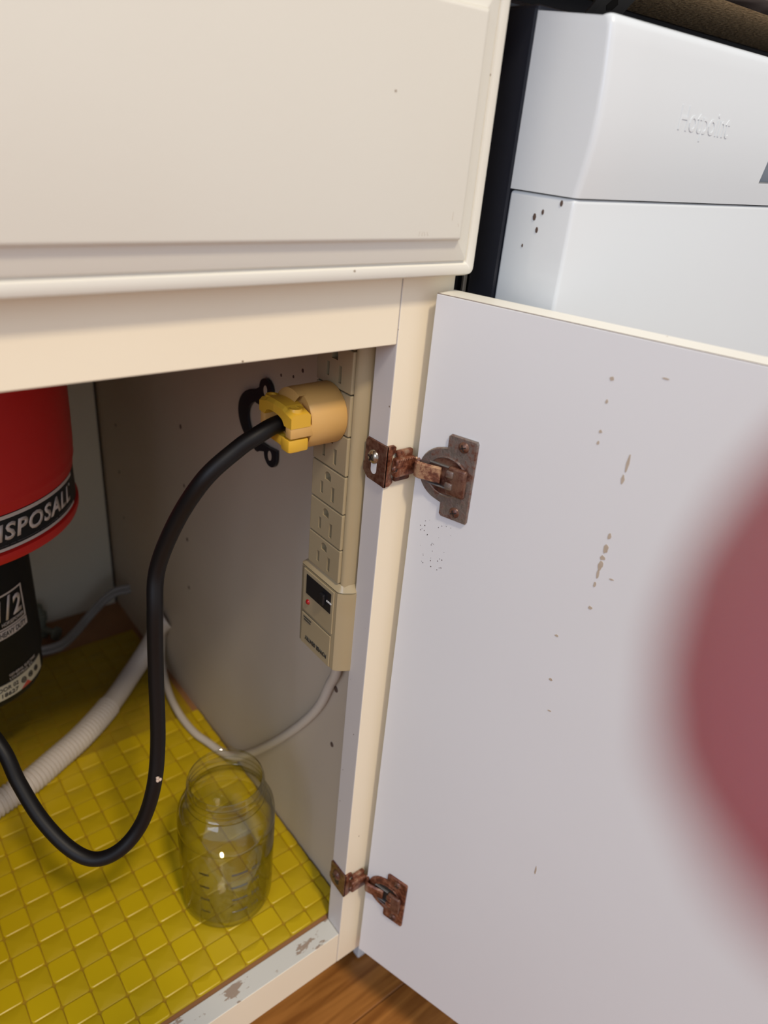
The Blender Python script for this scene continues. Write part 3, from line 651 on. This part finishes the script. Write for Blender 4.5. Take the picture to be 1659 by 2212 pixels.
# rear: step cut, two side jaws holding the clamps
bm = bmesh.new()
bx(bm, -0.0180, -0.0120, -0.0055, 0.0015, 0.0235, 0.0395, 0.0009, 2, PX)       # near jaw arm (towards camera)
bx(bm, 0.0115, 0.0175, -0.0070, 0.0010, 0.0235, 0.0390, 0.0009, 2, PX)         # far jaw arm
lathe(bm, [(0.0, 0.0245), (0.0130, 0.0245), (0.0120, 0.0300), (0.0, 0.0300)], PX, 32)
obj('jaw', bm, 'plug', plug, smooth=True)
bm = bmesh.new(); lathe(bm, [(0.0188, 0.0240), (0.0184, 0.0285), (0.0150, 0.0300), (0.0, 0.0300)], PX, 24, math.radians(20), math.radians(118)); lathe(bm, [(0.0188, 0.0240), (0.0182, 0.0330), (0.0150, 0.0345), (0.006, 0.0345)], PX, 24, math.radians(236), math.radians(310))
obj('shoulder', bm, 'plug', plug, smooth=True)
# upper clamp: arched saddle with two screw wells
bm = bmesh.new(); n = 16; rings = []
for i in range(n + 1):
    t = i / n; yv = -0.0182 + 0.0362 * t; s = abs(t - 0.5) * 2
    top = 0.0122 - 0.0030 * s ** 2 + (0.0006 if s < .55 else 0); bot = 0.0010 + 0.0052 * max(0, 1 - (s / 0.62) ** 2) ** 0.5 + 0.0
    z0, z1 = 0.0262, 0.0405 - 0.0012 * s
    rings.append([bm.verts.new(PX @ V(p)) for p in ((yv, bot, z0), (yv, top - 0.0012, z0), (yv, top, z0 + 0.0014), (yv, top, z1 - 0.0020), (yv, top - 0.0020, z1), (yv, bot, z1))])
for a, b in zip(rings, rings[1:]):
    for k in range(6): bm.faces.new((a[k], a[(k + 1) % 6], b[(k + 1) % 6], b[k]))
bm.faces.new(rings[0]); bm.faces.new(rings[-1])
cl = obj('cord_clamp', bm, 'clamp', plug, label='bright yellow cord clamp')
for s in (-1, 1):
    bm = bmesh.new(); M = frame(PX @ V((s * 0.0128, 0.0086, 0.0335)), PX.to_3x3() @ V((1, 0, 0)), PX.to_3x3() @ V((0, 0, 1)), PX.to_3x3() @ V((0, 1, 0)))
    lathe(bm, [(0.0024, 0.0005), (0.0026, 0.0028), (0.0038, 0.0030), (0.0042, 0.0022), (0.0044, 0.0)], M, 24)
    lathe(bm, [(0, 0.0008), (0.0024, 0.0008)], M, 24); obj('screw_well', bm, 'clamp', cl, smooth=True)
bm = bmesh.new(); bx(bm, -0.0170, -0.0080, -0.0145, -0.0064, 0.0262, 0.0400, 0.0012, 2, PX); bx(bm, -0.0140, -0.0060, -0.0165, -0.0125, 0.0285, 0.0375, 0.0016, 2, PX); bx(bm, -0.0080, 0.0160, -0.0135, -0.0070, 0.0262, 0.0385, 0.0012, 2, PX)
obj('lower_clamp', bm, 'clamp', plug, smooth=True)
cord_pts = [(-0.036, 0.0440, 0.4772), (-0.050, 0.0430, 0.4762), (-0.0630, 0.0420, 0.4720), (-0.0745, 0.0440, 0.4650)]
loop = [(-0.0935, 0.0480, 0.4484), (-0.1050, 0.0635, 0.4160), (-0.1137, 0.0755, 0.3790), (-0.1187, 0.0712, 0.3510), (-0.1212, 0.0706, 0.3040), (-0.1254, 0.0652, 0.2484), (-0.1325, 0.0608, 0.2118), (-0.1431, 0.0624, 0.1794), (-0.1589, 0.0640, 0.1620), (-0.1748, 0.0724, 0.1542), (-0.1873, 0.0869, 0.1596), (-0.1982, 0.1078, 0.1760), (-0.2051, 0.1290, 0.1979), (-0.2095, 0.1482, 0.2201), (-0.2250, 0.1850, 0.2450), (-0.2450, 0.2350, 0.2500), (-0.2500, 0.2850, 0.2350), (-0.2390, 0.3020, 0.2300)]
cd = thing('appliance_cord', 'thick black cord looping from the yellow plug to the disposal', 'cord', (-0.175, 0.072, 0.149))
bm = bmesh.new(); tube(bm, spline(cord_pts + loop, 10), 0.00515, 20); obj('cord_sheath', bm, 'cord', cd, smooth=True)
bm = bmesh.new()
sc = V((-0.1303, 0.0563, 0.2230))
for k in range(4):
    c = sc + V((random.uniform(-.001, .001), random.uniform(-.001, .001), random.uniform(-.003, .003))); bmesh.ops.create_icosphere(bm, subdivisions=1, radius=0.0014, matrix=Matrix.Translation(c))
obj('scuff_mark', bm, 'scuff', cd, label='pale torn spot on the cord')

# ------------------------------------------------------------------ bracket on the side wall
bk = thing('metal_bracket', 'black metal half-ring bracket hanging on the side wall behind the plug', 'bracket', (S, 0.19, 0.40))
WM = frame((S, 0, 0), (0, 1, 0), (0, 0, 1), (-1, 0, 0))
cy_, cz_ = 0.1740, 0.4180
outer = []; inner = []
for k in range(25):
    a = math.radians(70 + 220 * k / 24) ; a = math.radians(78 - 156 * k / 24)
    outer.append((cy_ + 0.040 * math.cos(a), cz_ + 0.027 * math.sin(a))); inner.append((cy_ + 0.024 * math.cos(a), cz_ + 0.018 * math.sin(a)))
bm = bmesh.new(); poly(bm, outer + inner[::-1], WM, 0.001, 0.003)
obj('half_ring', bm, 'bracket', bk)
def ear(zc, yc, s):
    pts = []
    for k in range(13): a = PI * k / 12; pts.append((yc + 0.0095 * math.cos(a), zc + s * 0.0095 * math.sin(a)))
    pts += [(yc - 0.0095, cz_ + s * 0.014), (yc + 0.004, cz_ + s * 0.0155), (0.1840, cz_ + s * 0.0155), (0.1850, cz_ + s * 0.0262)]
    hole = [(yc + 0.0028 * math.cos(2 * PI * k / 12), zc + 0.0042 * math.sin(2 * PI * k / 12)) for k in range(12)]
    b = poly(bmesh.new(), pts, WM, 0.001, 0.0035); obj('ear', b, 'bracket', bk)
    b = poly(bmesh.new(), hole, WM, 0.0030, 0.0036); obj('hole', b, 'side', bk)
ear(0.4480, 0.1690, 1); ear(0.3965, 0.1610, -1)

# ------------------------------------------------------------------ drain hose, grey cable, valve
hs = thing('drain_hose', 'white corrugated drain hose lying across the yellow mat', 'hose', (-0.1, 0.34, 0.003))
path = spline([(-0.300, 0.245, 0.0145), (-0.250, 0.277, 0.0145), (-0.204, 0.294, 0.0145), (-0.176, 0.303, 0.0145), (-0.145, 0.319, 0.0145), (-0.109, 0.339, 0.0145), (-0.066, 0.371, 0.0150), (-0.028, 0.401, 0.0230), (-0.006, 0.4105, 0.0390), (0.0040, 0.4090, 0.0560), (0.0080, 0.4060, 0.0700), (0.0135, 0.4040, 0.0780), (0.0195, 0.4030, 0.0815)], 12)
cor = resample(path, 0.00075); LT = 0.00075 * (len(cor) - 1)
k0 = 0.262
bm = bmesh.new(); tube(bm, cor, lambda s, f: 0.0124 + (0.0011 * math.sin(2 * PI * s / 0.0045) if s < k0 else -0.0006 * min(1, (s - k0) / 0.01)), 20)
obj('hose_wall', bm, 'hose', hs, smooth=True)
gc = thing('grey_cable', 'flat grey cable sagging from the side wall behind the disposal', 'cable', (-0.08, 0.51, 0.003))
gp = [(0.026, 0.529, 0.054), (0.0170, 0.530, 0.053), (0.0020, 0.535, 0.0505), (-0.014, 0.538, 0.040), (-0.034, 0.541, 0.020), (-0.058, 0.528, 0.010), (-0.080, 0.514, 0.0085), (-0.102, 0.513, 0.010), (-0.125, 0.518, 0.013), (-0.160, 0.530, 0.020), (-0.20, 0.55, 0.030)]
for s in (-1, 1):
    bm = bmesh.new(); tube(bm, [p + V((0, 0.0012 * s, 0.0029 * s)) for p in spline(gp, 8)], 0.0034, 10); obj('conductor', bm, 'grey_cable', gc, smooth=True)
vl = thing('shutoff_valve', 'small tarnished fitting at the back wall beside the disposal', 'valve', (-0.085, 0.560, -0.003))
bm = bmesh.new(); lathe(bm, [(0, -0.003), (0.011, -0.003), (0.011, 0.001), (0.0075, 0.003), (0.0075, 0.018), (0.010, 0.020), (0.010, 0.030), (0.006, 0.033), (0.006, 0.042), (0, 0.042)], Matrix.Translation(V((-0.090, 0.566, 0))), 20); obj('body', bm, 'valve', vl, smooth=True)
bm = bmesh.new(); tube(bm, [(-0.088, 0.560, 0.008), (-0.078, 0.545, 0.007)], 0.004, 12); lathe(bm, [(0, 0), (0.009, 0), (0.009, 0.004), (0, 0.004)], frame((-0.078, 0.545, 0.007), (0.83, 0.55, 0), (0, 0, 1), (0.55, -0.83, 0)), 12); obj('handle', bm, 'valve', vl, smooth=True)

# ------------------------------------------------------------------ yellow mats with moulded tiles
PXT, PYT = 0.0222, 0.0205
def tile_mesh(name, w, d, h, dome, tilt, m, base):
    bm = bmesh.new(); loops = []
    for ins, z in ((0.0, 0.0), (0.0002, h * 0.75), (0.0010, h)):
        r = 0.0026; n = 2
        pts = rounded_rect(-w / 2 + ins, w / 2 - ins, -d / 2 + ins, d / 2 - ins, r - ins, n)
        loops.append([bm.verts.new((x, y, z + (tilt[0] * x + tilt[1] * y if z > 0 else 0))) for x, y in pts])
    k = len(loops[0])
    for a, b in zip(loops, loops[1:]):
        for i in range(k): bm.faces.new((a[i], a[(i + 1) % k], b[(i + 1) % k], b[i]))
    c = bm.verts.new((0, 0, h + dome))
    for i in range(k): bm.faces.new((loops[-1][i], loops[-1][(i + 1) % k], c))
    bmesh.ops.recalc_face_normals(bm, faces=bm.faces)
    me = bpy.data.meshes.new(name); bm.to_mesh(me); bm.free(); me.materials.append(MT[m])
    for p in me.polygons: p.use_smooth = True
    try: me.set_sharp_from_angle(angle=math.radians(30))
    except Exception: pass
    return me
def make_mat(name, label, x_l, x_r, y_f, y_b, zbase, ax_, ay_, mh, ml, hi, lo):
    root = thing(name, label, 'mat', ((x_l + x_r) / 2, (y_f + y_b) / 2, zbase), 'yellow mats in the cabinet')
    obj('base_sheet', box(x_l, x_r, y_f, y_b, zbase, zbase + 0.0016, 0.0004, 1), 'mat_base', root)
    full = (PXT - 0.0004, PYT - 0.0004); cache = {}
    i0 = math.floor((x_l - ax_) / PXT) - 1; i1 = math.ceil((x_r - ax_) / PXT) + 1
    j0 = math.floor((y_f - ay_) / PYT) - 1; j1 = math.ceil((y_b - ay_) / PYT) + 1
    for i in range(i0, i1):
        for j in range(j0, j1):
            xa, xb = max(x_l, ax_ + i * PXT), min(x_r, ax_ + (i + 1) * PXT); ya, yb = max(y_f, ay_ + j * PYT), min(y_b, ay_ + (j + 1) * PYT)
            w, d = xb - xa - 0.0004, yb - ya - 0.0004
            if w < 0.0056 or d < 0.0056: continue
            up = (i + j) % 2 == 0
            key = (round(w, 4), round(d, 4), up)
            if key not in cache:
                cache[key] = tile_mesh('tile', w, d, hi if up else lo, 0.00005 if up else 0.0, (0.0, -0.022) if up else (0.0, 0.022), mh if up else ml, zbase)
            o = bpy.data.objects.new('tile', cache[key]); link(o, root); o.location = V(((xa + xb) / 2, (ya + yb) / 2, zbase + 0.0014)) - ORG[root.name]
ZM = -0.003
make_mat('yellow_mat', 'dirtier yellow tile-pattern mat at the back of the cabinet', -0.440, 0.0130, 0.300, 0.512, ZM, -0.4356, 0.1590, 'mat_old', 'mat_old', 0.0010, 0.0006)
make_mat('yellow_mat', 'bright yellow tile-pattern mat at the front, under the jar', -0.440, 0.0186, 0.0225, 0.322, ZM + 0.0016, -0.4356 + 0.0002, 0.1795 - PYT * 8, 'mat', 'mat_low_shaded', 0.0019, 0.0012)

# ------------------------------------------------------------------ glass jar
jx, jy = -0.0616, 0.0918; jz = 0.0035
jar = thing('glass_jar', 'empty clear glass canning jar standing open on the front yellow mat', 'jar', (jx, jy, jz))
JM = Matrix.Translation(V((jx, jy, jz)))
outp = [(0.0, 0.003), (0.022, 0.0025), (0.030, 0.0006), (0.0345, 0.0), (0.0378, 0.0022), (0.0392, 0.0065), (0.0396, 0.012), (0.0406, 0.060), (0.0412, 0.0955), (0.0405, 0.0972), (0.0412, 0.0990), (0.0411, 0.106), (0.0400, 0.1130), (0.0370, 0.1195), (0.0335, 0.1235), (0.0322, 0.1255), (0.0334, 0.1272), (0.0336, 0.1290), (0.0320, 0.1306), (0.0316, 0.1330), (0.0324, 0.1345), (0.0316, 0.1362), (0.0315, 0.1400), (0.0322, 0.1415), (0.0312, 0.1430), (0.0311, 0.1455), (0.0304, 0.1467)]
inp = [(0.0298, 0.1462), (0.0294, 0.1440), (0.0294, 0.1290), (0.0308, 0.1232), (0.0352, 0.1170), (0.0386, 0.1100), (0.0396, 0.1000), (0.0394, 0.0940), (0.0390, 0.0600), (0.0380, 0.0120), (0.0360, 0.0060), (0.0300, 0.0042), (0.0, 0.0050)]
bm = bmesh.new(); lathe(bm, outp + inp, JM, 96)
obj('jar_wall', bm, 'glass', jar, smooth=True)
bm = bmesh.new()
def jfn(a0, z0):
    def fn(x, y, h):
        a = math.radians(a0) + x / 0.0409; r = 0.0399 + 0.0016 * (z0 + y) / 0.0955; return (jx + (r + h) * math.cos(a), jy + (r + h) * math.sin(a), jz + z0 + y)
    return fn
for i, s in enumerate(('100', '200', '300', '400')):
    z = 0.026 + i * 0.0165; f = jfn(-112, z)
    tube(bm, [V(f(0.0015 * k, 0, 0.0001)) for k in range(10)], 0.0007, 6)
    merge(bm, text_geo(s, 0.0052, jfn(-88, z - 0.002), 0.0009, 0, 0.0001))
    f = jfn(-150, z); tube(bm, [V(f(0.0012 * k, 0, 0.0001)) for k in range(8)], 0.0007, 6)
obj('graduation', bm, 'glass', jar, smooth=False, label='raised measuring marks on the glass')

# ------------------------------------------------------------------ dishwasher
dwx = 0.060; dw = thing('dishwasher', 'white dishwasher with bowed control console right of the cabinet', 'dishwasher', (0.36, 0.2, FZ))
YF = -0.054
# door panel: a box whose side returns back to y=-0.010
obj('door_panel', box(dwx, 0.655, YF, -0.010, -0.030, 0.6112, 0.0022, 4), 'dw_white', dw, smooth=True)
# console: profile in y-z bowed forward, rounded vertical corner
prof = [(-0.0545, 0.6118), (-0.0566, 0.6230), (-0.0584, 0.6370), (-0.0588, 0.6500), (-0.0582, 0.6640), (-0.0568, 0.6780), (-0.0560, 0.6845), (-0.0551, 0.6872), (-0.0530, 0.6886)]
bm = bmesh.new(); cols = []
xs_ = [(dwx - 0.0003, None), (dwx - 0.0003, 0.0035), (dwx + 0.0001, 0.0018), (dwx + 0.0012, 0.0005), (dwx + 0.0032, 0.0)] + [(dwx + 0.0032 + (0.652 - dwx - 0.0064) * k / 20, 0.0) for k in range(1, 20)] + [(0.6518, 0.0), (0.6538, 0.0005), (0.6549, 0.0018), (0.6553, 0.0035), (0.6553, None)]
for x, off in xs_:
    if off is None: cols.append([bm.verts.new((x, -0.0105, 0.6118 + (z - 0.6118) * 1.03)) for y_, z in prof])
    else: cols.append([bm.verts.new((x, y_ + off, z - (0.3 * off if z > 0.68 else 0))) for y_, z in prof])
for a, b in zip(cols, cols[1:]):
    for i in range(len(prof) - 1): bm.faces.new((a[i], b[i], b[i + 1], a[i + 1]))
# back, top and bottom closure
c0 = [v for v in cols[0]]; cN = cols[-1]
bk_top = [c[-1] for c in cols]; bk_bot = [c[0] for c in cols]
bm.faces.new(bk_top); bm.faces.new(bk_bot[::-1])
bm.faces.new([*c0, *cN[::-1]])
bmesh.ops.triangulate(bm, faces=[f for f in bm.faces if len(f.verts) > 4])
con = obj('console', bm, 'dw_plastic', dw, smooth=True)
# handle pocket cut into the console
cut = bmesh.new()
v = [(x, y, z) for (x, z) in ((0.2330, 0.6244), (0.440, 0.6255), (0.432, 0.652), (0.2340, 0.652)) for y in (YF - 0.02, YF + 0.022)]
vs = [cut.verts.new(p) for p in v]
for f in ((0, 2, 3, 1), (2, 4, 5, 3), (4, 6, 7, 5), (6, 0, 1, 7), (0, 6, 4, 2), (1, 3, 5, 7)): cut.faces.new([vs[i] for i in f])
bmesh.ops.recalc_face_normals(cut, faces=cut.faces)
me = bpy.data.meshes.new('cut'); cut.to_mesh(me); cut.free(); me.materials.append(MT['dw_grey']); co = bpy.data.objects.new('cut', me); COL.objects.link(co)
bpy.context.view_layer.update()
md = con.modifiers.new('b', 'BOOLEAN'); md.object = co; md.solver = 'EXACT'; md.material_mode = 'TRANSFER'
dg = bpy.context.evaluated_depsgraph_get(); nm = bpy.data.meshes.new_from_object(con.evaluated_get(dg)); con.modifiers.clear(); con.data = nm; bpy.data.objects.remove(co)
# pressed name in the console face
def confn(x0, z0, kx, kz):
    def fn(x, y, h):
        X = x0 + x * kx; Z = z0 + y * kz - (X - x0) * 0.02
        for (ya, za), (yb, zb_) in zip(prof, prof[1:]):
            if za <= Z <= zb_: t = (Z - za) / (zb_ - za); return (X, ya + (yb - ya) * t - h, Z)
        return (X, YF - 0.005, Z)
    return fn
b = text_geo('Hotpoint', 1.0, lambda x, y, h: (x, y, h), 0.0)
x0 = min(v.co.x for v in b.verts); x1 = max(v.co.x for v in b.verts)
fn = confn(0.1265, 0.6470, 1, 0.0165)
for v in b.verts: v.co = V(fn((v.co.x - x0) / (x1 - x0) * 0.0510, v.co.y, 0.00035 if v.co.z > -0.00005 else -0.0003))
obj('name_lettering', b, 'dw_plastic', dw, label='faint raised Hotpoint lettering')
# black tub body behind the door
bm = bmesh.new(); bx(bm, 0.0625, 0.6525, 0.060, 0.585, -0.14, 0.690, 0.004, 2); bx(bm, 0.0625, 0.6525, 0.078, 0.30, 0.690, 0.7215, 0.001, 1); obj('tub', bm, 'dw_black', dw)
bm = bmesh.new(); bx(bm, 0.0612, 0.6540, -0.009, 0.014, -0.035, 0.694, 0.002, 2); bx(bm, 0.0600, 0.6550, 0.020, 0.058, -0.10, 0.699, 0.002, 2); obj('tub_frame', bm, 'dw_black', dw)
obj('frame_trim', box(0.0585, 0.0612, 0.0135, 0.0160, -0.03, 0.690, 0.0006, 1), 'steel', dw)
obj('kick_plate', box(0.060, 0.655, 0.036, 0.046, FZ + 0.004, -0.038, 0.001, 1), 'dw_white', dw)
bm = bmesh.new()
poly(bm, [(0, 0), (0.030, 0), (0.030, 0.034), (0, 0.034)], frame((0.150, 0.0420, 0.6985), (1, 0, 0), (0, -0.72, 0.694), (0, -0.694, -0.72)), 0, 0.0012, 0.0003)
brk = obj('mounting_tab', bm, 'steel', dw)
poly(bmesh.new(), [(0, 0), (1, 0), (0, 1)], Matrix.Identity(4), 0, 1).free()
hx = [(0.015 + 0.0045 * math.cos(PI * k / 3 + .3), 0.018 + 0.0040 * math.sin(PI * k / 3 + .3)) for k in range(6)]
obj('tab_hole', poly(bmesh.new(), hx, frame((0.150, 0.0420, 0.6985), (1, 0, 0), (0, -0.72, 0.694), (0, -0.694, -0.72)), 0.0010, 0.0014), 'dark_gap', dw)
bm = bmesh.new()
for (yy, zz, r) in [(-0.030, 0.600, .0012), (-0.035, 0.603, .0009), (-0.033, 0.594, .0010), (-0.046, 0.6085, .001), (-0.025, 0.585, .0006)]:
    lathe(bm, [(r, 0.0), (r * .8, 0.00025), (0, 0.0003)], frame((dwx, yy, zz), (0, 0, 1.6), (0, 1, 0), (-1, 0, 0)), 8)
obj('paint_chip', bm, 'speck', dw, label='small brown chips below the console seam')

# ------------------------------------------------------------------ hand: fingertip close to the lens
def W(x, y, z): return CP + CX * x + CY * y + CZ * z       # a point given in metres right / below / ahead of the phone
hand = thing('hand', 'blurred pink fingertip of a hand, at the right edge close to the viewer', 'hand', W(0.085, 0.06, 0.0))
def grow(name, chains, m, parent, sub=2):
    verts, edges, rad = [], [], []
    for ch in chains:
        prev = None
        for (p, r) in ch:
            if isinstance(p, int): prev = p; continue
            verts.append(p); rad.append(r); i = len(verts) - 1
            if prev is not None: edges.append((prev, i))
            prev = i
    me = bpy.data.meshes.new(name); me.from_pydata([tuple(v - ORG[parent.name]) for v in verts], edges, [])
    o = bpy.data.objects.new(name, me); link(o, parent); ORG[o.name] = ORG[parent.name]
    o.modifiers.new('skin', 'SKIN'); sl = me.skin_vertices[0].data
    for i, r in enumerate(rad): sl[i].radius = r if isinstance(r, tuple) else (r, r)
    sl[0].use_root = True
    s = o.modifiers.new('sub', 'SUBSURF'); s.levels = sub; s.render_levels = sub
    bpy.context.view_layer.update()
    dg = bpy.context.evaluated_depsgraph_get(); nm = bpy.data.meshes.new_from_object(o.evaluated_get(dg)); o.modifiers.clear(); o.data = nm
    nm.materials.clear(); nm.materials.append(MT[m])
    for p in nm.polygons: p.use_smooth = True
    return o
wr = W(0.125, 0.150, -0.045)
chains = [
    [(wr, 0.026), (W(0.118, 0.118, -0.034), 0.028), (W(0.108, 0.086, -0.022), 0.030), (W(0.098, 0.058, -0.010), 0.021)],
    # index finger: points 3 -> tip in front of the lens
    [(3, 0), (W(0.083, 0.040, 0.008), 0.0105), (W(0.060, 0.030, 0.0185), 0.0130), (W(0.038, 0.0165, 0.0230), 0.0140), (W(0.0234, 0.0050, 0.0245), 0.0146), (W(0.0135, -0.0019, 0.0245), 0.0142)],
    [(2, 0), (W(0.092, 0.068, -0.030), 0.0110), (W(0.070, 0.058, -0.036), 0.0100), (W(0.050, 0.054, -0.034), 0.0092), (W(0.036, 0.053, -0.026), 0.0080)],
    [(2, 0), (W(0.094, 0.088, -0.036), 0.0105), (W(0.072, 0.080, -0.042), 0.0096), (W(0.053, 0.076, -0.040), 0.0088), (W(0.041, 0.075, -0.032), 0.0076)],
    [(1, 0), (W(0.096, 0.108, -0.042), 0.0095), (W(0.078, 0.101, -0.046), 0.0085), (W(0.063, 0.098, -0.043), 0.0076), (W(0.053, 0.097, -0.036), 0.0066)],
    [(2, 0), (W(0.100, 0.062, -0.040), 0.0125), (W(0.084, 0.036, -0.050), 0.0112), (W(0.066, 0.018, -0.052), 0.0105), (W(0.050, 0.006, -0.048), 0.0088)],
    [(0, 0), (W(0.137, 0.195, -0.075), 0.030), (W(0.152, 0.255, -0.115), 0.036), (W(0.168, 0.320, -0.155), 0.040)],
]
grow('skin', chains, 'skin', hand)
